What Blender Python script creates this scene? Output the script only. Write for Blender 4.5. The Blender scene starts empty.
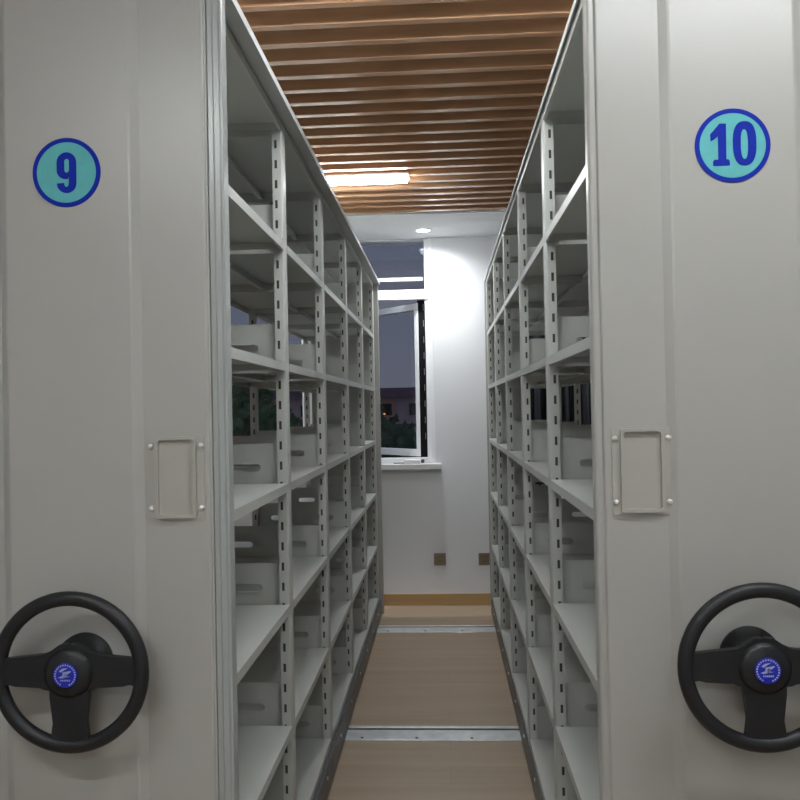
import bpy, math, random
from mathutils import Vector, Matrix
random.seed(7)
S = bpy.context.scene
COL = S.collection
PI = math.pi

# ---------------------------------------------------------------- materials
def mat(name, col, rough=.5, metal=0., var=.03, scale=8., bump=0., bscale=200., spec=.5, coat=0.):
    m = bpy.data.materials.new(name); m.use_nodes = True
    nt = m.node_tree; b = nt.nodes['Principled BSDF']
    b.inputs['Roughness'].default_value = rough
    b.inputs['Metallic'].default_value = metal
    b.inputs['Specular IOR Level'].default_value = spec
    b.inputs['Coat Weight'].default_value = coat
    tc = nt.nodes.new('ShaderNodeTexCoord')
    n = nt.nodes.new('ShaderNodeTexNoise'); n.inputs['Scale'].default_value = scale
    n.inputs['Detail'].default_value = 4
    nt.links.new(tc.outputs['Object'], n.inputs['Vector'])
    r = nt.nodes.new('ShaderNodeValToRGB')
    r.color_ramp.elements[0].position = .3; r.color_ramp.elements[1].position = .7
    lo = [max(0, c*(1-var)) for c in col]; hi = [min(1, c*(1+var)) for c in col]
    r.color_ramp.elements[0].color = (*lo, 1); r.color_ramp.elements[1].color = (*hi, 1)
    nt.links.new(n.outputs['Fac'], r.inputs['Fac'])
    nt.links.new(r.outputs['Color'], b.inputs['Base Color'])
    if bump:
        n2 = nt.nodes.new('ShaderNodeTexNoise'); n2.inputs['Scale'].default_value = bscale
        nt.links.new(tc.outputs['Object'], n2.inputs['Vector'])
        bp = nt.nodes.new('ShaderNodeBump'); bp.inputs['Strength'].default_value = bump
        bp.inputs['Distance'].default_value = .002
        nt.links.new(n2.outputs['Fac'], bp.inputs['Height'])
        nt.links.new(bp.outputs['Normal'], b.inputs['Normal'])
    return m

def emit(name, col, strength):
    m = bpy.data.materials.new(name); m.use_nodes = True
    nt = m.node_tree; nt.nodes.clear()
    o = nt.nodes.new('ShaderNodeOutputMaterial'); e = nt.nodes.new('ShaderNodeEmission')
    e.inputs['Color'].default_value = (*col, 1); e.inputs['Strength'].default_value = strength
    nt.links.new(e.outputs[0], o.inputs[0]); return m

def grain(name, lo, hi, rough, axis, scale, plank=None, coat=0.):
    """wood: stretched noise along an axis, optional plank boards"""
    m = bpy.data.materials.new(name); m.use_nodes = True
    nt = m.node_tree; b = nt.nodes['Principled BSDF']
    b.inputs['Roughness'].default_value = rough; b.inputs['Coat Weight'].default_value = coat
    b.inputs['Coat Roughness'].default_value = .25
    tc = nt.nodes.new('ShaderNodeTexCoord'); mp = nt.nodes.new('ShaderNodeMapping')
    sc = [scale]*3; sc[axis] = scale*.06; mp.inputs['Scale'].default_value = sc
    nt.links.new(tc.outputs['Object'], mp.inputs['Vector'])
    n = nt.nodes.new('ShaderNodeTexNoise'); n.inputs['Scale'].default_value = 1; n.inputs['Detail'].default_value = 6
    nt.links.new(mp.outputs['Vector'], n.inputs['Vector'])
    r = nt.nodes.new('ShaderNodeValToRGB'); r.color_ramp.elements[0].position = .3; r.color_ramp.elements[1].position = .72
    r.color_ramp.elements[0].color = (*lo, 1); r.color_ramp.elements[1].color = (*hi, 1)
    nt.links.new(n.outputs['Fac'], r.inputs['Fac'])
    out = r.outputs['Color']
    if plank:
        br = nt.nodes.new('ShaderNodeTexBrick')
        br.inputs['Color1'].default_value = (1, 1, 1, 1); br.inputs['Color2'].default_value = (.93, .93, .93, 1)
        br.inputs['Mortar'].default_value = (.82, .82, .82, 1)
        br.inputs['Scale'].default_value = 1; br.inputs['Mortar Size'].default_value = .0012
        br.inputs['Brick Width'].default_value = plank[0]; br.inputs['Row Height'].default_value = plank[1]
        nt.links.new(tc.outputs['Object'], br.inputs['Vector'])
        mx = nt.nodes.new('ShaderNodeMixRGB'); mx.blend_type = 'MULTIPLY'; mx.inputs['Fac'].default_value = 1
        nt.links.new(out, mx.inputs['Color1']); nt.links.new(br.outputs['Color'], mx.inputs['Color2'])
        out = mx.outputs['Color']
    nt.links.new(out, b.inputs['Base Color'])
    return m

M = {}
M['paint'] = mat('light_grey_powder_coat', (.435, .445, .42), .36, 0, .02, 5, .12, 500)
M['panel'] = mat('warm_grey_panel_paint', (.385, .383, .358), .32, 0, .015, 3, .1, 500)
M['trimal'] = mat('grey_green_trim', (.37, .395, .385), .3, .1, .03, 6)
M['plate'] = mat('card_holder_plastic', (.385, .378, .34), .38, 0, .02, 10)
M['cover'] = mat('top_cover_paint', (.40, .41, .40), .45, 0, .03, 5)
M['basedk'] = mat('dark_base_steel', (.10, .105, .11), .4, .5, .2, 14, .2, 60)
M['steel'] = mat('galvanised_steel', (.74, .76, .78), .3, .55, .12, 18)
M['groove'] = mat('rail_groove_dark', (.06, .06, .06), .6, .3)
M['slot_shade'] = mat('post_slot_shade', (.035, .036, .036), .7, 0, .2, 20)  # near-black colour standing in for the shade inside the hollow posts
M['screw'] = mat('white_screw', (.75, .75, .72), .3, .3)
M['teal'] = mat('badge_teal', (.115, .43, .44), .7, 0, .06, 40, spec=.2)
M['blue'] = mat('badge_blue', (.006, .022, .33), .7, 0, .05, 40, spec=.15)
M['black'] = mat('wheel_black_plastic', (.009, .010, .012), .45, 0, .1, 20, .3, 400)
M['badgeblue'] = mat('hub_badge_blue', (.01, .02, .42), .3, 0, .05, 50)
M['badgewhite'] = mat('hub_badge_white', (.42, .48, .80), .4, 0, .05, 50)
M['wall'] = mat('white_wall_paint', (.76, .77, .79), .7, 0, .012, 2, .15, 120)
M['ceil'] = mat('white_ceiling_paint', (.86, .87, .88), .8, 0, .01, 2)
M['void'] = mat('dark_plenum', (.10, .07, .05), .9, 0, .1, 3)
M['whiteframe'] = mat('white_window_plastic', (.85, .86, .88), .3, 0, .01, 6)
M['rubber'] = mat('black_rubber', (.006, .006, .007), .8, 0, .3, 30, spec=.15)
M['hinge'] = mat('dark_hinge_metal', (.16, .16, .17), .5, .3)
M['sill'] = mat('pale_stone_sill', (.66, .66, .66), .35, 0, .06, 25)
M['socket'] = mat('bronze_socket_plate', (.24, .19, .13), .35, .5, .05, 30)
M['sockdk'] = mat('socket_hole', (.02, .02, .02), .6)
M['gadget'] = mat('white_gadget_plastic', (.85, .85, .83), .35)
M['gadgetdk'] = mat('dark_gadget_plastic', (.12, .12, .13), .4)
M['curtain'] = mat('black_curtain_cloth', (.022, .025, .032), .9, 0, .2, 30)
M['slat'] = grain('ceiling_slat_wood', (.47, .255, .135), (.58, .335, .185), .24, 0, 45, coat=.25)
M['floor'] = grain('wood_look_floor', (.335, .25, .175), (.395, .30, .215), .42, 0, 14, (1.2, .15))
M['skirt'] = grain('baseboard_wood', (.43, .275, .12), (.50, .33, .155), .45, 0, 20)
M['leaf'] = mat('dark_leaves', (.07, .15, .055), .7, 0, .45, 3)
M['bark'] = mat('bark', (.06, .045, .035), .9, 0, .3, 12)
M['roof'] = mat('far_roof', (.24, .15, .19), .8, 0, .15, 2)
M['facade'] = mat('far_facade', (.66, .50, .49), .8, 0, .12, 1)
M['facade2'] = mat('far_brick', (.75, .36, .27), .8, 0, .12, 1)
M['pane_dk'] = mat('far_window', (.03, .03, .04), .2)
M['ground'] = mat('outside_ground', (.09, .10, .09), .9, 0, .3, .5)
M['tube'] = emit('lamp_tube_light', (.93, .98, 1.), 27.)
M['spot'] = emit('downlight_disc', (.97, .99, 1.), 14.)
M['street'] = emit('street_lamp_glow', (1., .35, .08), 2.)

def glass():
    m = bpy.data.materials.new('window_glass'); m.use_nodes = True
    nt = m.node_tree; nt.nodes.clear()
    o = nt.nodes.new('ShaderNodeOutputMaterial'); t = nt.nodes.new('ShaderNodeBsdfTransparent')
    g = nt.nodes.new('ShaderNodeBsdfGlossy'); g.inputs['Roughness'].default_value = .02
    t.inputs['Color'].default_value = (.86, .88, .92, 1)
    lw = nt.nodes.new('ShaderNodeLayerWeight'); lw.inputs['Blend'].default_value = .5
    fr = nt.nodes.new('ShaderNodeMath'); fr.operation = 'POWER'; fr.inputs[1].default_value = 5
    nt.links.new(lw.outputs['Facing'], fr.inputs[0])
    ad = nt.nodes.new('ShaderNodeMath'); ad.operation = 'MULTIPLY_ADD'
    ad.inputs[1].default_value = .9; ad.inputs[2].default_value = .02
    mx = nt.nodes.new('ShaderNodeMixShader')
    nt.links.new(fr.outputs[0], ad.inputs[0]); nt.links.new(ad.outputs[0], mx.inputs[0])
    nt.links.new(t.outputs[0], mx.inputs[1]); nt.links.new(g.outputs[0], mx.inputs[2])
    nt.links.new(mx.outputs[0], o.inputs[0]); return m
M['glass'] = glass()

# ---------------------------------------------------------------- mesh helpers
class MB:
    def __init__(s): s.v = []; s.f = []
    def add(s, vs, fs):
        o = len(s.v); s.v += [tuple(v) for v in vs]; s.f += [tuple(i+o for i in f) for f in fs]; return s
    def box(s, x0, x1, y0, y1, z0, z1):
        if x0 > x1: x0, x1 = x1, x0
        vs = [(x, y, z) for x in (x0, x1) for y in (y0, y1) for z in (z0, z1)]
        return s.add(vs, [(0,1,3,2),(4,6,7,5),(0,4,5,1),(2,3,7,6),(0,2,6,4),(1,5,7,3)])
    def prism(s, prof, z0, z1):
        """closed xy profile (ccw) extruded along z, capped"""
        n = len(prof)
        vs = [(x, y, z0) for x, y in prof] + [(x, y, z1) for x, y in prof]
        fs = [(i, (i+1) % n, n+(i+1) % n, n+i) for i in range(n)]
        return s.add(vs, fs + [tuple(range(n))[::-1], tuple(range(n, 2*n))])
    def cyl(s, c, r, h, axis='y', n=24, r2=None):
        r2 = r if r2 is None else r2
        vs = []
        for k, (rr, d) in enumerate(((r, 0), (r2, h))):
            for i in range(n):
                a = 2*PI*i/n; p, q = rr*math.cos(a), rr*math.sin(a)
                vs.append({'y': (c[0]+p, c[1]+d, c[2]+q), 'z': (c[0]+p, c[1]+q, c[2]+d), 'x': (c[0]+d, c[1]+p, c[2]+q)}[axis])
        fs = [(i, (i+1) % n, n+(i+1) % n, n+i) for i in range(n)]
        return s.add(vs, fs + [tuple(range(n))[::-1], tuple(range(n, 2*n))])
    def dome(s, c, r, h, n=12, m=4):
        """screw / knob dome pointing to -y"""
        vs = []
        for j in range(m):
            t = j/m*PI/2
            for i in range(n):
                a = 2*PI*i/n; vs.append((c[0]+r*math.cos(t)*math.cos(a), c[1]-h*math.sin(t), c[2]+r*math.cos(t)*math.sin(a)))
        vs.append((c[0], c[1]-h, c[2])); fs = []
        for j in range(m-1):
            for i in range(n): fs.append((j*n+i, j*n+(i+1) % n, (j+1)*n+(i+1) % n, (j+1)*n+i))
        for i in range(n): fs.append(((m-1)*n+i, (m-1)*n+(i+1) % n, m*n))
        return s.add(vs, fs)
    def mesh(s, name, m, smooth=False):
        me = bpy.data.meshes.new(name); me.from_pydata(s.v, [], s.f); me.update()
        import bmesh
        bm = bmesh.new(); bm.from_mesh(me)
        bmesh.ops.recalc_face_normals(bm, faces=bm.faces); bm.to_mesh(me); bm.free()
        me.materials.append(m)
        if smooth: me.polygons.foreach_set('use_smooth', [True]*len(me.polygons))
        return me

def link(name, me, parent=None, loc=None):
    o = bpy.data.objects.new(name, me); COL.objects.link(o)
    if parent: o.parent = parent
    if loc: o.location = loc
    return o
def part(name, mb, m, parent=None, bevel=0, smooth=False, loc=None, seg=2):
    o = link(name, mb.mesh(name, m, smooth), parent, loc)
    if bevel:
        b = o.modifiers.new('bevel', 'BEVEL'); b.width = bevel; b.segments = seg; b.limit_method = 'ANGLE'
        b.harden_normals = False
    return o
def tag(o, label=None, cat=None, group=None, kind=None):
    if label: o['label'] = label
    if cat: o['category'] = cat
    if group: o['group'] = group
    if kind: o['kind'] = kind
    return o
def empty(name, loc=(0, 0, 0)):
    o = bpy.data.objects.new(name, None); COL.objects.link(o); o.location = loc; o.empty_display_size = .1; return o

def flat(name, loops, m, thick):
    """loops (outer first, then holes) of (x,z) points -> solid plate in the xz plane, thickness along y, centred"""
    cu = bpy.data.curves.new(name, 'CURVE'); cu.dimensions = '2D'; cu.fill_mode = 'BOTH'; cu.extrude = thick/2
    for lp in loops:
        sp = cu.splines.new('POLY'); sp.points.add(len(lp)-1); sp.use_cyclic_u = True
        for p, (x, z) in zip(sp.points, lp): p.co = (x, z, 0, 1)
    t = bpy.data.objects.new('tmp', cu); COL.objects.link(t)
    dg = bpy.context.evaluated_depsgraph_get()
    me = bpy.data.meshes.new_from_object(t.evaluated_get(dg)); me.name = name
    bpy.data.objects.remove(t); bpy.data.curves.remove(cu)
    me.transform(Matrix.Rotation(PI/2, 4, 'X'))
    me.materials.clear(); me.materials.append(m); return me
def arc(cx, cz, rx, rz, a0, a1, n=14):
    return [(cx+rx*math.cos(math.radians(a0+(a1-a0)*i/n)), cz+rz*math.sin(math.radians(a0+(a1-a0)*i/n))) for i in range(n+1)]
def rrect(x0, x1, z0, z1, r, n=5):
    return arc(x1-r, z1-r, r, r, 0, 90, n)+arc(x0+r, z1-r, r, r, 90, 180, n)+arc(x0+r, z0+r, r, r, 180, 270, n)+arc(x1-r, z0+r, r, r, 270, 360, n)

# ---------------------------------------------------------------- room shell
XL, XR, YB, YF = -3.4, 3.4, -2.6, 5.98
ZC = 2.81
part('floor', MB().box(XL, XR, YB, YF+.3, -.1, 0), M['floor'])['kind'] = 'structure'
# far wall with its two window openings reaching the ceiling line
W1 = (-.80, -.095); W2 = (-2.05, -1.06); SZ, WT = 1.084, 2.808
w = MB()
for a, b in ((XL, W2[0]), (W2[1], W1[0]), (W1[1], XR)): w.box(a, b, YF, YF+.24, 0, 2.93)
for a, b in (W1, W2):
    w.box(a, b, YF, YF+.24, 0, SZ-.045); w.box(a, b, YF, YF+.24, WT, 2.93)
part('wall_far', w, M['wall'])['kind'] = 'structure'
part('wall_left', MB().box(XL-.2, XL, YB, YF+.24, 0, 2.93), M['wall'])['kind'] = 'structure'
part('wall_right', MB().box(XR, XR+.2, YB, YF+.24, 0, 2.93), M['wall'])['kind'] = 'structure'
part('wall_near', MB().box(XL-.2, XR+.2, YB-.2, YB, 0, 2.93), M['wall'])['kind'] = 'structure'
YS = 5.235
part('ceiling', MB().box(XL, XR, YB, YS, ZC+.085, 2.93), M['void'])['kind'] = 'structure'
part('ceiling', MB().box(XL, XR, YS, YF, ZC, 2.93), M['ceil'])['kind'] = 'structure'
part('baseboard_far', MB().box(XL, XR, YF-.014, YF, 0, .088), M['skirt'], bevel=.003)['kind'] = 'structure'
part('baseboard_left', MB().box(XL, XL+.014, YB, YF-.014, 0, .088), M['skirt'], bevel=.003)['kind'] = 'structure'
part('baseboard_right', MB().box(XR-.014, XR, YB, YF-.014, 0, .088), M['skirt'], bevel=.003)['kind'] = 'structure'

# wooden ceiling slats, one object each
sl = MB().box(XL, XR, -.0165, .0165, 0, .085).mesh('wooden_slat', M['slat'])
n0 = -39
for i in range(n0, 20):
    o = link('wooden_slat', sl, loc=(0, 2.617+.1333*i, ZC))
    b = o.modifiers.new('bevel', 'BEVEL'); b.width = .002; b.segments = 1
    tag(o, 'long brown wooden slat spanning the ceiling, one of an even row of identical slats', 'ceiling slat', 'wooden slats of the ceiling')

# ---------------------------------------------------------------- windows
def window(name, x0, x1, mull, opening):
    e = empty(name, ((x0+x1)/2, YF, SZ)); e['kind'] = 'structure'
    def P(nm, mb, m, par=e, bevel=0):
        for k, v in enumerate(mb.v): mb.v[k] = (v[0]-e.location.x, v[1]-e.location.y, v[2]-e.location.z)
        return part(nm, mb, m, par, bevel)
    fy0, fy1 = YF+.03, YF+.09
    f = MB()
    f.box(x0, x0+.035, fy0, fy1, SZ, WT); f.box(x1-.03, x1, fy0, fy1, SZ, WT)
    f.box(x0+.035, x1-.03, fy0, fy1, SZ, SZ+.04); f.box(x0+.035, x1-.03, fy0, fy1, WT-.006, WT)
    f.box(x0+.001, x1-.001, fy0-.012, fy1-.002, 2.345, 2.42)
    for mx in mull: f.box(mx-.02, mx+.02, fy0, fy1, SZ, 2.345)
    P('window_frame', f, M['whiteframe'], bevel=.003)
    P('window_pane', MB().box(x0+.03, x1-.025, YF+.055, YF+.060, 2.41, WT-.015), M['glass'])
    P('window_reveal', MB().box(x1+.001, x1+.03, YF-.006, YF, SZ, WT), M['whiteframe'], bevel=.002)
    s = MB().box(x0-.03, x1+.075, YF-.085, YF+.03, SZ-.045, SZ)
    P('window_sill', s, M['sill'], bevel=.006)
    if not opening:
        P('window_pane', MB().box(x0+.03, x1-.025, YF+.055, YF+.060, SZ+.03, 2.35), M['glass'])
    else:
        # dark rubber jamb with hinge stay, left uncovered by the opened sash
        g = MB().box(x1-.092, x1-.03, fy1-.005, fy1+.03, SZ+.03, 2.345)
        P('window_gasket', g, M['rubber'], bevel=.004)
        h = MB()
        for k in range(9): h.box(x1-.047, x1-.041, fy1-.012, fy1-.005, SZ+.18+k*.125, SZ+.23+k*.125)
        P('hinge_stay', h, M['hinge'])
        # sash: hinged on the right, swung outwards
        ang = math.radians(47)
        L = .62; z0, z1 = SZ+.045, 2.325
        fr = MB()
        fr.box(-.042, 0, 0, .045, z0, z1); fr.box(-L, -L+.042, 0, .045, z0, z1)
        fr.box(-L+.042, -.042, 0, .045, z0, z0+.055); fr.box(-L+.042, -.042, 0, .045, z1-.05, z1)
        rt = Matrix.Rotation(-ang, 4, 'Z')
        pv = Vector((x1-.09, fy1-.01, 0))
        for mb, nm, m in ((fr, 'sash_frame', M['whiteframe']), (MB().box(-L+.03, -.03, .02, .025, z0+.04, z1-.04), 'sash_pane', M['glass'])):
            mb.v = [tuple(rt @ Vector(v) + pv) for v in mb.v]
            P(nm, mb, m, bevel=.003 if nm == 'sash_frame' else 0)
    return e
window('window_1', W1[0], W1[1], [], True)
window('window_2', W2[0], W2[1], [], False)

# dark curtain on the far wall behind the right-hand unit
cv = []; cf = []; n = 160; x0, x1 = .58, 2.3
for i in range(n+1):
    x = x0+(x1-x0)*i/n; y = .022*math.sin(i*.95)+.010*math.sin(i*.37+1)
    cv += [(x, YF-.10+y, .03), (x, YF-.10+y*.8, 1.4), (x, YF-.10+y*.6, 2.66)]
for i in range(n):
    for k in (0, 1): cf.append((i*3+k, (i+1)*3+k, (i+1)*3+k+1, i*3+k+1))
cu = empty('curtain', (1.48, YF-.10, 2.68))
mb = MB().add(cv, cf); mb.v = [(x-1.48, y-YF+.10, z-2.68) for x, y, z in mb.v]
c1 = part('curtain_cloth', mb, M['curtain'], cu, smooth=True)
sm = c1.modifiers.new('solid', 'SOLIDIFY'); sm.thickness = .003
part('curtain_rod', MB().cyl((-.88, 0, 0), .012, 1.76, 'x', 16), M['steel'], cu)
for x in (-.7, .7): part('rod_bracket', MB().box(x-.01, x+.01, .0, .099, -.008, .008), M['steel'], cu)
tag(cu, 'dark pleated curtain against the far wall, glimpsed through the shelves of unit 10', 'curtain')

# ---------------------------------------------------------------- sockets, gadget
def socket(x, z, label):
    e = empty('wall_socket', (x, YF, z))
    part('socket_plate', MB().box(-.045, .045, -.009, 0, -.046, .046), M['socket'], e, .003)
    h = MB()
    for dx, dz, w_, h_ in ((-.012, .018, .004, .010), (.012, .018, .004, .010), (0, -.010, .004, .011), (-.014, -.016, .004, .010), (.014, -.016, .004, .010)):
        h.box(dx-w_/2, dx+w_/2, -.0095, -.008, dz-h_/2, dz+h_/2)
    part('socket_hole', h, M['sockdk'], e)
    tag(e, label, 'wall socket', 'bronze sockets low on the far wall')
socket(-.047, .349, 'bronze square wall socket alone in the middle of the far white wall')
socket(.292, .347, 'bronze square wall socket on the far wall, half hidden by the right shelving')

g = empty('charger', (-.235, YF-.046, SZ))
part('charger_body', MB().box(-.07, .06, -.022, .022, 0, .034), M['gadget'], g, .01, seg=3)
part('charger_plug', MB().box(.06, .085, -.016, .016, .005, .032), M['gadgetdk'], g, .004)
part('charger_lead', MB().cyl((-.15, 0, .006), .0045, .08, 'x', 10), M['gadgetdk'], g)
tag(g, 'small white device with dark end and short lead lying on the window sill', 'charger')

# ---------------------------------------------------------------- lamps
def linear(x, y, label):
    e = empty('linear_lamp', (x, y, ZC))
    part('lamp_body', MB().box(-.61, .61, -.056, .056, -.012, 0), M['whiteframe'], e, .002)
    part('lamp_diffuser', MB().box(-.60, .60, -.050, .050, -.034, -.012), M['tube'], e, .006)
    tag(e, label, 'lamp', 'linear lamps under the slat ceiling')
linear(-.775, 4.335, 'long glowing white linear lamp under the wooden slats above the left shelving')
for x, y, l in ((-.05, 2.0, 'long unseen linear lamp under the slats above the aisle entrance'),  # lamps out of view, added by guess to fill in the light
                (-.85, -.15, 'long unseen linear lamp under the slats in front of the left end panel'),
                (.85, .80, 'long unseen linear lamp under the slats in front of the right end panel'),
                (-.1, -1.9, 'long unseen linear lamp under the slats nearest the near wall')):
    linear(x, y, l)
def downlight(x, y, label, energy=34):
    e = empty('downlight', (x, y, ZC))
    ring = []
    n = 28; vs = []; fs = []
    for rr, z in ((.062, 0), (.062, -.006), (.050, -.008), (.048, -.002)):
        for i in range(n):
            a = 2*PI*i/n; vs.append((rr*math.cos(a), rr*math.sin(a), z))
    for k in range(3):
        for i in range(n): fs.append((k*n+i, k*n+(i+1) % n, (k+1)*n+(i+1) % n, (k+1)*n+i))
    part('downlight_trim', MB().add(vs, fs), M['whiteframe'], e, smooth=True)
    part('downlight_lens', MB().cyl((0, 0, -.0045), .048, .003, 'z', 28), M['spot'], e)
    ld = bpy.data.lights.new('downlight_beam', 'SPOT'); ld.energy = energy; ld.spot_size = math.radians(165); ld.spot_blend = 1.
    ld.shadow_soft_size = .04; ld.color = (.95, .98, 1)
    lo = bpy.data.objects.new('downlight_beam', ld); COL.objects.link(lo); lo.parent = e; lo.location = (0, 0, -.02)
    tag(e, label, 'downlight', 'round downlights in the white ceiling border')
downlight(-.12, 5.70, 'round white downlight in the ceiling border just right of the window')
downlight(-1.75, 5.70, 'round white downlight in the ceiling border behind the left shelving')
downlight(1.5, 5.70, 'round white downlight in the ceiling border behind the right shelving')

# ---------------------------------------------------------------- floor rails
for y, l in ((5.32, 'steel floor rail crossing the aisle nearest the far wall'),
             (3.62, 'steel floor rail crossing the middle of the aisle'),
             (1.95, 'steel floor rail crossing the aisle by the end panels')):
    e = empty('floor_rail', (0, y, 0))
    part('rail_plate', MB().box(-2.6, 2.6, -.075, .035, 0, .006), M['steel'], e, .002)
    part('rail_groove', MB().box(-2.6, 2.6, .035, .058, 0, .004), M['groove'], e)
    part('rail_lip', MB().box(-2.6, 2.6, .058, .078, 0, .008), M['steel'], e, .002)
    sc = MB()
    for k in range(20): sc.cyl((-2.4+k*.25, -.055, .006), .007, .0015, 'z', 10)
    part('rail_screw', sc, M['groove'], e)
    tag(e, l, 'floor rail', 'steel rails set across the floor')

# ---------------------------------------------------------------- mobile shelving
NB, P = 5, .790
YP0 = 1.66                                   # first post line
ZS = [2.418, 2.040, 1.660, 1.281, .902, .525, .152]      # shelf heights
PH = 2.418
PD, PW = .032, .055                          # post: width across x, depth along y
def post_mesh(sgn):
    """hollow post; sgn=+1: its rounded outer side faces +x at x=0"""
    mb = MB(); r = .006; hy = PW/2
    rd = [(-r+r*math.sin(a), -hy+r-r*math.cos(a)) for a in [PI/2*k/4 for k in range(5)]]
    outer = rd + [(x, -y) for x, y in rd[::-1]]
    pts = [(sgn*x, y) for x, y in outer]
    z0, z1 = .012, PH
    vs = []; fs = []
    for x, y in pts: vs += [(x, y, z0), (x, y, z1)]
    for i in range(len(pts)-1): fs.append((2*i, 2*i+2, 2*i+3, 2*i+1))
    mb.add(vs, fs)
    xo, xi = -r*sgn, -PD*sgn
    mb.add([(xi, -hy, z0), (xi, hy, z0), (xi, hy, z1), (xi, -hy, z1)], [(0, 1, 2, 3)])
    mb.add([(0, -hy, z1), (0, hy, z1), (xi, hy, z1), (xi, -hy, z1)], [(0, 1, 2, 3)])
    xa, xb = -.0165*sgn, -.0245*sgn           # slot column
    for y in (-hy, hy):
        for a, b in ((xo, xa), (xb, xi)):
            mb.add([(a, y, z0), (b, y, z0), (b, y, z1), (a, y, z1)], [(0, 1, 2, 3)])
        z = z0; k = 0
        while True:
            zs = .060+k*.0632
            if zs+.026 > z1-.01: break
            mb.add([(xa, y, z), (xb, y, z), (xb, y, zs), (xa, y, zs)], [(0, 1, 2, 3)])
            # little return so the slot edge has thickness
            d = .0015 if y < 0 else -.0015
            mb.add([(xa, y, zs), (xb, y, zs), (xb, y+d, zs), (xa, y+d, zs)], [(0, 1, 2, 3)])
            z = zs+.026; k += 1
        mb.add([(xa, y, z), (xb, y, z), (xb, y, z1), (xa, y, z1)], [(0, 1, 2, 3)])
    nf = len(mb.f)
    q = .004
    mb.box(-q*sgn, (-PD+q)*sgn, -hy+.003, hy-.003, z0+.01, z1-.01)  # added dark core, so the slots read as shaded holes
    me = mb.mesh('post', M['paint']); me.materials.append(M['slot_shade'])
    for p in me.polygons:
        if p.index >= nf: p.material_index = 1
    return me
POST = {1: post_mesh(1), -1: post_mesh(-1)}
BL = P-PW                                    # shelf length between posts
def shelf_mesh(w):
    """tray w deep (x 0..w) by BL long, folded lips pointing down"""
    mb = MB(); t = .002; l = .026
    hl = BL/2-.001
    mb.box(0, w, -hl, hl, -t, 0)
    for a in (0, w-t): mb.box(a, a+t, -hl, hl, -l, -t)
    mb.box(t, t+.008, -hl, hl, -l, -l+t); mb.box(w-t-.008, w-t, -hl, hl, -l, -l+t)
    for y in (-hl, hl-t): mb.box(t, w-t, y, y+t, -l+.003, -t)
    return mb.mesh('shelf', M['paint'])
def bracket_mesh(w):
    h = .125
    out = [(0, -.03), (w, -.03), (w, h-.01), (w-.01, h), (.01, h), (0, h-.01)]
    cx, L, r = w*.5, .050, .0125
    slot = arc(cx+L-r, .048, r, r, -90, 90, 8)+arc(cx-L+r, .048, r, r, 90, 270, 8)
    me = flat('bracket', [out, slot], M['paint'], .0018)
    return me
def slot_lip(w):
    cx, L, r = w*.5, .050, .0125
    def st(q): return arc(cx+L-r, .048, q, q, -90, 90, 8)+arc(cx-L+r, .048, q, q, 90, 270, 8)
    return flat('slot_rim', [st(r+.004), st(r-.0005)], M['paint'], .007)

PX = 479.*1.0
def badge(kind, parent, x, y, z):
    k = 1/9.41/483.
    if kind == '9':
        cx, cz, ro, ri = 388, 400, 336, 294
        g = arc(390, 505, 94, 95, 180, 0, 20)
        g = [(x_, 2*505-z_) for x_, z_ in arc(390, 505, 96, 95, 180, 360, 1)][:0]
        def A(cx_, cz_, rx, rz, a0, a1, n=16):      # image-style coordinates, z down
            return [(cx_+rx*math.cos(math.radians(a0+(a1-a0)*i/n)), cz_+rz*math.sin(math.radians(a0+(a1-a0)*i/n))) for i in range(n+1)]
        outer = [(365, 502)] + A(390, 505, 96, 95, 180, 0) + A(390, 302, 97, 97, 0, -180) + A(380, 378, 87, 87, 180, 75, 10) + [(413, 438)] + A(388, 515, 23, 26, 0, 180, 10)
        holes = [A(392, 293, 24, 24, 180, 360, 10)+A(392, 376, 24, 26, 0, 180, 10)]
        glyphs = [[outer]+holes]
    else:
        cx, cz, ro, ri = 402, 428, 342, 300
        def sup(cx_, cz_, rx, rz, e, n=40):
            r = []
            for i in range(n):
                a = 2*PI*i/n; c, s_ = math.cos(a), math.sin(a)
                r.append((cx_+rx*math.copysign(abs(c)**e, c), cz_+rz*math.copysign(abs(s_)**e, s_)))
            return r
        one = [(345, 225), (285, 222), (262, 250), (232, 285), (200, 318), (203, 385), (240, 365), (270, 340), (270, 555), (232, 557), (222, 575), (222, 612), (372, 612), (372, 573), (362, 557), (342, 555)]
        glyphs = [[one], [sup(510, 412, 106, 204, .78), sup(508, 420, 33, 138, .8)]]
    e = link('number_badge', flat('number_badge', [arc(0, 0, ri*k+.001, ri*k+.001, 0, 354, 59)], M['teal'], .0016), parent, (x, y, z))
    link('badge_ring', flat('badge_ring', [arc(0, 0, ro*k, ro*k, 0, 354, 59), arc(0, 0, ri*k, ri*k, 0, 354, 59)], M['blue'], .0026), e)
    for gl in glyphs:
        link('numeral', flat('numeral', [[((a-cx)*k, -(b-cz)*k) for a, b in lp] for lp in gl], M['blue'], .0012), e, (0, -.0012, 0))
    return e

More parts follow.
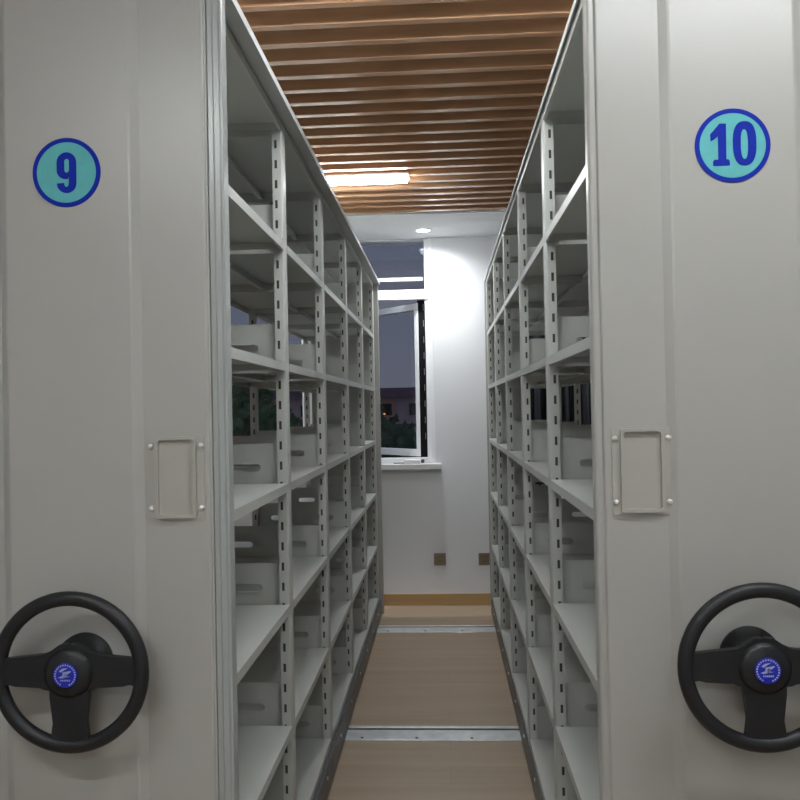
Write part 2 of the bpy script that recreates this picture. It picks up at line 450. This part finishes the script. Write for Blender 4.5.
def handwheel(parent, x, z, yp, badge_on):
    """big black steering wheel; rim plane at y = yp-.07"""
    y = yp-.072
    hub = MB()
    # hub housing: lathe from the panel out to the wheel, profile (r, distance from panel)
    prof = [(.060, 0), (.060, .012), (.048, .022), (.044, .050), (.052, .060), (.050, .080), (.040, .088), (.0, .090)]
    n = 36; vs = []; fs = []
    for r, d in prof:
        for i in range(n):
            a = 2*PI*i/n; vs.append((r*math.cos(a), yp-d-y, r*math.sin(a)))
    for j in range(len(prof)-1):
        for i in range(n): fs.append((j*n+i, j*n+(i+1) % n, (j+1)*n+(i+1) % n, (j+1)*n+i))
    hub.add(vs, fs)
    w = link('handwheel', hub.mesh('handwheel', M['black'], True), parent, (x, y, z))
    # rim: slightly flattened torus
    rm = MB(); R0, N, K = .1485, 72, 14; vs = []; fs = []
    for i in range(N):
        a = 2*PI*i/N
        for j in range(K):
            b = 2*PI*j/K; r = R0+.0150*math.cos(b); yy = .0135*math.sin(b)
            vs.append((r*math.cos(a), yy, r*math.sin(a)))
    for i in range(N):
        for j in range(K): fs.append((i*K+j, ((i+1) % N)*K+j, ((i+1) % N)*K+(j+1) % K, i*K+(j+1) % K))
    rm.add(vs, fs); link('rim', rm.mesh('rim', M['black'], True), w)
    # spokes with fillets at hub and rim
    side = [(.0, .058)] + [(.018, .057), (.040, .042), (.052, .037), (.140, .028), (.140, -.026), (.124, -.024), (.112, -.027), (.060, -.030), (.050, -.034), (.0, -.04)]
    for s in (1, -1):
        o = link('spoke', flat('spoke', [[(s*a, b) for a, b in side]], M['black'], .014), w)
        bv = o.modifiers.new('bevel', 'BEVEL'); bv.width = .004; bv.segments = 2; bv.limit_method = 'ANGLE'
    dn = [(-.040, 0), (-.040, -.05), (-.034, -.10), (-.040, -.142), (.040, -.142), (.034, -.10), (.040, -.05), (.040, 0)]
    o = link('spoke', flat('spoke', [dn], M['black'], .014), w)
    bv = o.modifiers.new('bevel', 'BEVEL'); bv.width = .004; bv.segments = 2; bv.limit_method = 'ANGLE'
    # round blue emblem on the hub
    o = link('hub_emblem', flat('hub_emblem', [arc(0, 0, .0245, .0245, 0, 352, 44)], M['badgeblue'], .003), w, (0, -.019, 0))
    o['label'] = 'round blue emblem with a white mark'
    mk = MB()
    yb = -.0210
    def quad(a, b, c, d): mk.add([(p[0], yb, p[1]) for p in (a, b, c, d)], [(0, 1, 2, 3)])
    k = .0245/120.
    def P_(u, v): return ((u-372)*k, -(v-392)*k)
    quad(P_(310, 350), P_(345, 325), P_(400, 318), P_(330, 362))
    quad(P_(345, 362), P_(430, 345), P_(432, 356), P_(375, 400))
    quad(P_(350, 372), P_(400, 372), P_(385, 412), P_(340, 400))
    quad(P_(300, 412), P_(345, 396), P_(425, 402), P_(330, 420))
    for q in range(6): quad(P_(325+q*17, 434), P_(337+q*17, 432), P_(337+q*17, 448), P_(325+q*17, 450))
    for q in range(26):
        if 18 <= q <= 20: continue
        a = 2*PI*q/26; b = a+.14
        for r0, r1 in ((.0190, .0222),):
            quad((r0*math.cos(a), r0*math.sin(a)), (r1*math.cos(a), r1*math.sin(a)), (r1*math.cos(b), r1*math.sin(b)), (r0*math.cos(b), r0*math.sin(b)))
    link('emblem_mark', mk.mesh('emblem_mark', M['badgewhite']), w)
    return w

def card_holder(parent, x, y, z, W, H):
    """screwed-on flange with a raised, framed card window; y = panel face"""
    fw, fh = W/2, H/2; iw = .0376; ih = .0790
    e = link('card_holder', flat('card_holder', [rrect(-fw, fw, -fh, fh*.965, .004), rrect(-iw+.004, iw-.004, -ih+.004, ih-.004, .006)], M['plate'], .003), parent, (x, y-.0015, z))
    o = link('card_frame', flat('card_frame', [rrect(-iw-.0065, iw+.0065, -ih-.0075, ih+.0065, .005), rrect(-iw, iw, -ih, ih, .007)], M['plate'], .010), e, (0, -.004, 0))
    bv = o.modifiers.new('bevel', 'BEVEL'); bv.width = .0018; bv.segments = 2; bv.limit_method = 'ANGLE'
    part('card_window', MB().box(-iw, iw, -.0008, .001, -ih, ih), M['plate'], e)
    for sx in (-1, 1):
        for sz in (.065, -.066):
            part('screw', MB().dome((0, 0, 0), .0062, .0065), M['screw'], e, smooth=True, loc=(sx*(fw-.0065), -.0015, sz), )
    return e

def unit(name, s, xf, depth, pxa, pxc, c0, c1, pxo, number, hx, hz, cards, label, trimw, cover_x, far_x):
    """s=+1: the unit lies on the +x side of the aisle. xf: front plane x; pxa: aisle edge of end panel;
    c0,c1: creases of centre section; pxo: outer edge of the panel"""
    U = empty(name, (pxc, YP0, 0))
    def loc(x, y, z): return (x-pxc, y-YP0, z)
    def PT(nm, mb, m, bevel=0, smooth=False):
        mb.v = [loc(*v) for v in mb.v]; return part(nm, mb, m, U, bevel, smooth)
    w = depth/2
    xr = xf+s*depth
    SH = shelf_mesh(w); BR = bracket_mesh(w-PD+.004); RM = slot_lip(w-PD+.004)
    # posts
    for k in range(NB+1):
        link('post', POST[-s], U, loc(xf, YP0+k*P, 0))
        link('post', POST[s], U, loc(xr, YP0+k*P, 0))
    # shelves: front half and back half of each bay
    for k in range(NB):
        yc = YP0+(k+.5)*P
        for z in ZS:
            for h in (0, 1):
                x = xf+s*h*w if s > 0 else xf-w-h*w
                link('shelf', SH, U, loc(x+.0005, yc, z))
    # end brackets standing on the shelves at every post line
    for k in range(0, NB+1):
        y = YP0+k*P
        for z in ZS[1:]:
            for h in (0, 1):
                if s > 0: x = xf+PD-.002 if h == 0 else xf+w+.001
                else: x = xf-w+.001 if h == 0 else xf-2*w+PD-.002
                b = link('bracket', BR, U, loc(x, y, z))
                if k < 3: link('slot_rim', RM, b)
    # top cover
    ya, yb = YP0-.045, YP0+NB*P+.045
    t = MB().box(cover_x, pxo, ya, yb, PH+.002, PH+.012)
    t.box(cover_x, cover_x+s*.003, ya, yb, PH-.008 if s < 0 else PH-.004, PH+.002)
    PT('top_cover', t, M['cover'])
    # base frame
    xb0, xb1 = (xf-s*.016 if s < 0 else xf-s*.004), xr
    f = MB()
    for a in (xb0, xb1-s*.05): f.box(a, a+s*.05, YP0-.03, yb-.02, .012, .122)
    for k in range(NB+1): f.box(xb0+s*.05, xb1-s*.05, YP0+k*P-.03, YP0+k*P+.03, .03, .112)
    PT('base_frame', f, M['basedk'], .003)
    bt = MB()
    for k in range(2*NB):
        bt.cyl((xb0-s*.004, YP0+.15+k*P/2, .09), .007, s*.004, 'x', 10)
    PT('base_bolt', bt, M['steel'])
    # running wheels on the rails
    for y in (5.32, 3.62, 1.95):
        for x in (xb0+s*.09, xb1-s*.09):
            PT('rail_wheel', MB().cyl((x-.015, y-.02, .062), .055, .03, 'x', 20), M['steel'])
    # end panel at the near end: profile along x, front towards -y
    yf = YP0-.032; fd = .011
    def u(d): return pxa+s*d
    r = .008
    prof = []
    def rc(x, y, a0, a1, rr, n=4):
        for i in range(n+1):
            a = math.radians(a0+(a1-a0)*i/n); prof.append((x+s*rr*math.cos(a), y+rr*math.sin(a)))
    # aisle edge round
    prof.append((u(0) if trimw < .02 else u(trimw), YP0+.0))
    if trimw < .02:
        rc(u(r), yf+r+.004, 180, 270, r); prof.append((u(trimw), yf+.004)); prof.append((u(trimw), yf+.006)); prof.append((u(trimw+.004), yf+.006))
        rc(u(trimw+.005+.006), yf+.006, 180, 270, .006)
    else:
        rc(u(trimw+r), yf+r, 180, 270, r)
    prof.append((c0-s*.009, yf)); prof.append((c0+s*.007, yf-fd+.0015)); prof.append((c0+s*.012, yf-fd))
    prof.append((c1-s*.012, yf-fd)); prof.append((c1-s*.007, yf-fd+.0015)); prof.append((c1+s*.009, yf))
    rc(pxo-s*r, yf+r, 270, 360, r)
    prof.append((pxo, YP0))
    mb = MB().prism(prof, .02, PH+.001)
    ep = PT('end_panel', mb, M['panel'])
    if trimw >= .02:
        tr = MB(); a = trimw-.005
        for (d0, d1, yy) in ((0, .007, -.003), (.007, .022, .000), (.022, a, .003)):
            tr.box(u(d0), u(d1), yf+yy, YP0, .02, PH+.001)
        PT('edge_trim', tr, M['trimal'], .0018)['label'] = 'ribbed grey-green metal edge strip'
    # end panel at the far end
    PT('end_panel', MB().box(u(.002), far_x, YP0+NB*P+.028, YP0+NB*P+.045, .02, PH+.001), M['panel'], .004)
    bx, bz, kind = number
    bd = badge(kind, U, *loc(bx, yf-fd-.0009, bz))
    bd['label'] = 'round teal badge with a blue ring and the number '+kind
    handwheel(U, hx-pxc, hz, yf-fd-YP0, True)
    card_holder(U, cards[0]-pxc, yf-YP0, cards[1], .121, .184)
    tag(U, label, 'mobile shelving', 'tall mobile shelving units facing each other across the aisle')
    return U

unit('mobile_shelving_unit', -1, -.490, .512, -.4535, -.745, -.646, -.936, -1.088, (-.791, 2.026, '9'), -.765, .989,
     (-.567, 1.374), 'tall grey mobile shelving on the left of the aisle, end panel numbered 9, black handwheel', .040, -.443, -.955)
unit('mobile_shelving_unit', 1, .3245, .512, .3105, .60, .466, .734, .888, (.598, 2.031, '10'), .607, .997,
     (.405, 1.374), 'tall grey mobile shelving on the right of the aisle, end panel numbered 10, black handwheel', .012, .316, .585)

# ---------------------------------------------------------------- outside
part('ground', MB().box(-90, 90, YF+2, 160, -6.4, -6.0), M['ground'])['kind'] = 'structure'
B = empty('apartment_building', (-8, 60, -6))
def BP(nm, mb, m, par=B): 
    mb.v = [(x+8, y-60, z+6) for x, y, z in mb.v]; return part(nm, mb, m, par)
BP('facade', MB().box(-34, 22, 60, 72, -6, 2.35), M['facade'])
fb = MB()
for x in (-4.95, -13.2, -19): fb.box(x, x+1.2, 59.9, 60, 1.0-.6, 2.35)
BP('brick_bay', fb, M['facade2'])
BP('roof', MB().box(-34.5, 22.5, 59.4, 72.6, 2.35, 3.05), M['roof'])
BP('ledge', MB().box(-34.2, 22.2, 59.5, 60, .05, .28), M['roof'])
for i in range(24):
    x = -32+i*2.1
    f = BP('window', MB().box(x, x+.75, 59.9, 60.0, .95, 1.85), M['pane_dk'])
tag(B, 'low building with dark purple roof seen across the trees through the open window', 'building')
L = empty('street_lamp', (-3.85, 50, -6))
part('pole', MB().cyl((0, 0, 0), .06, 7.12, 'z', 12), M['bark'], L)
part('lamp_head', MB().cyl((0, 0, 7.12), .16, .22, 'z', 16, .05), M['street'], L)
tag(L, 'small orange street light glowing in front of the far building', 'street lamp')
def tree_mesh(seed, R, H):
    rnd = random.Random(seed); vs = []; fs = []
    blobs = [(rnd.uniform(-.5, .5)*R, rnd.uniform(-.5, .5)*R, rnd.uniform(-.45, .45)*H, rnd.uniform(.45, .7)) for _ in range(9)]
    for _ in range(5200):
        b = rnd.choice(blobs)
        d = Vector((rnd.gauss(0, 1), rnd.gauss(0, 1), rnd.gauss(0, 1))).normalized()*rnd.uniform(.6, 1.)
        c = Vector((b[0]+d.x*R*b[3], b[1]+d.y*R*b[3], b[2]+d.z*H*b[3]*.7))
        a = Vector((rnd.gauss(0, 1), rnd.gauss(0, 1), rnd.gauss(0, 1))).normalized(); q = a.orthogonal().normalized()
        s = rnd.uniform(.14, .30); o = len(vs)
        vs += [tuple(c-a*s), tuple(c+q*s*.6), tuple(c+a*s), tuple(c-q*s*.6)]; fs.append((o, o+1, o+2, o+3))
    return MB().add(vs, fs)
trees = [(-1.9, 26, 1.2, 'bushy dark green tree straight outside the open window'), (-5.9, 31, 1.4, 'bushy dark tree outside, left of the open window'),
         (2.3, 28, .95, 'bushy dark tree outside, hidden behind the white wall'), (-6.6, 23, 3.0, 'taller dark tree outside the window behind the left shelving'),
         (-11.2, 24, 2.9, 'tall dark tree outside, furthest left of the row')]
for i, (x, y, top, l) in enumerate(trees):
    e = empty('tree', (x, y, -6))
    H = 3.6
    part('crown', tree_mesh(i+3, 1.75, H), M['leaf'], e, loc=(0, 0, top+6-H*.72))
    part('trunk', MB().cyl((0, 0, 0), .16, top+6-H*.6, 'z', 12, .09), M['bark'], e)
    tag(e, l, 'tree', 'trees outside the far windows')

# dusk sky
wd = bpy.data.worlds.new('dusk'); S.world = wd; wd.use_nodes = True
nt = wd.node_tree; bg = nt.nodes['Background']
tc = nt.nodes.new('ShaderNodeTexCoord'); sx = nt.nodes.new('ShaderNodeSeparateXYZ')
rp = nt.nodes.new('ShaderNodeValToRGB')
rp.color_ramp.elements[0].position = 0; rp.color_ramp.elements[0].color = (.175, .18, .225, 1)
rp.color_ramp.elements[1].position = .35; rp.color_ramp.elements[1].color = (.125, .15, .21, 1)
nt.links.new(tc.outputs['Generated'], sx.inputs[0]); nt.links.new(sx.outputs['Z'], rp.inputs['Fac'])
nt.links.new(rp.outputs['Color'], bg.inputs['Color']); bg.inputs['Strength'].default_value = .42

# ---------------------------------------------------------------- camera
f_, rho, pit, yaw = 780., .0195, .010, .0550
cy, sy, cp, sp = math.cos(yaw), math.sin(yaw), math.cos(pit), math.sin(pit)
F = Vector((-sy*cp, cy*cp, sp)); R = Vector((cy, sy, 0)); U = R.cross(F)
c, s = math.cos(rho), math.sin(rho)
R2 = R*c-U*s; U2 = U*c+R*s
cd = bpy.data.cameras.new('camera'); cd.sensor_width = 36; cd.sensor_fit = 'HORIZONTAL'; cd.lens = 36*f_/800
cd.clip_start = .02; cd.clip_end = 400
co = bpy.data.objects.new('camera', cd); COL.objects.link(co)
m = Matrix((R2, U2, -F)).transposed().to_4x4(); m.translation = Vector((0, 0, 1.511))
co.matrix_world = m
S.camera = co
S.view_settings.view_transform = 'Standard'; S.view_settings.look = 'None'
S.view_settings.gamma = 1; S.view_settings.use_curve_mapping = False
S.view_settings.exposure = 0.95
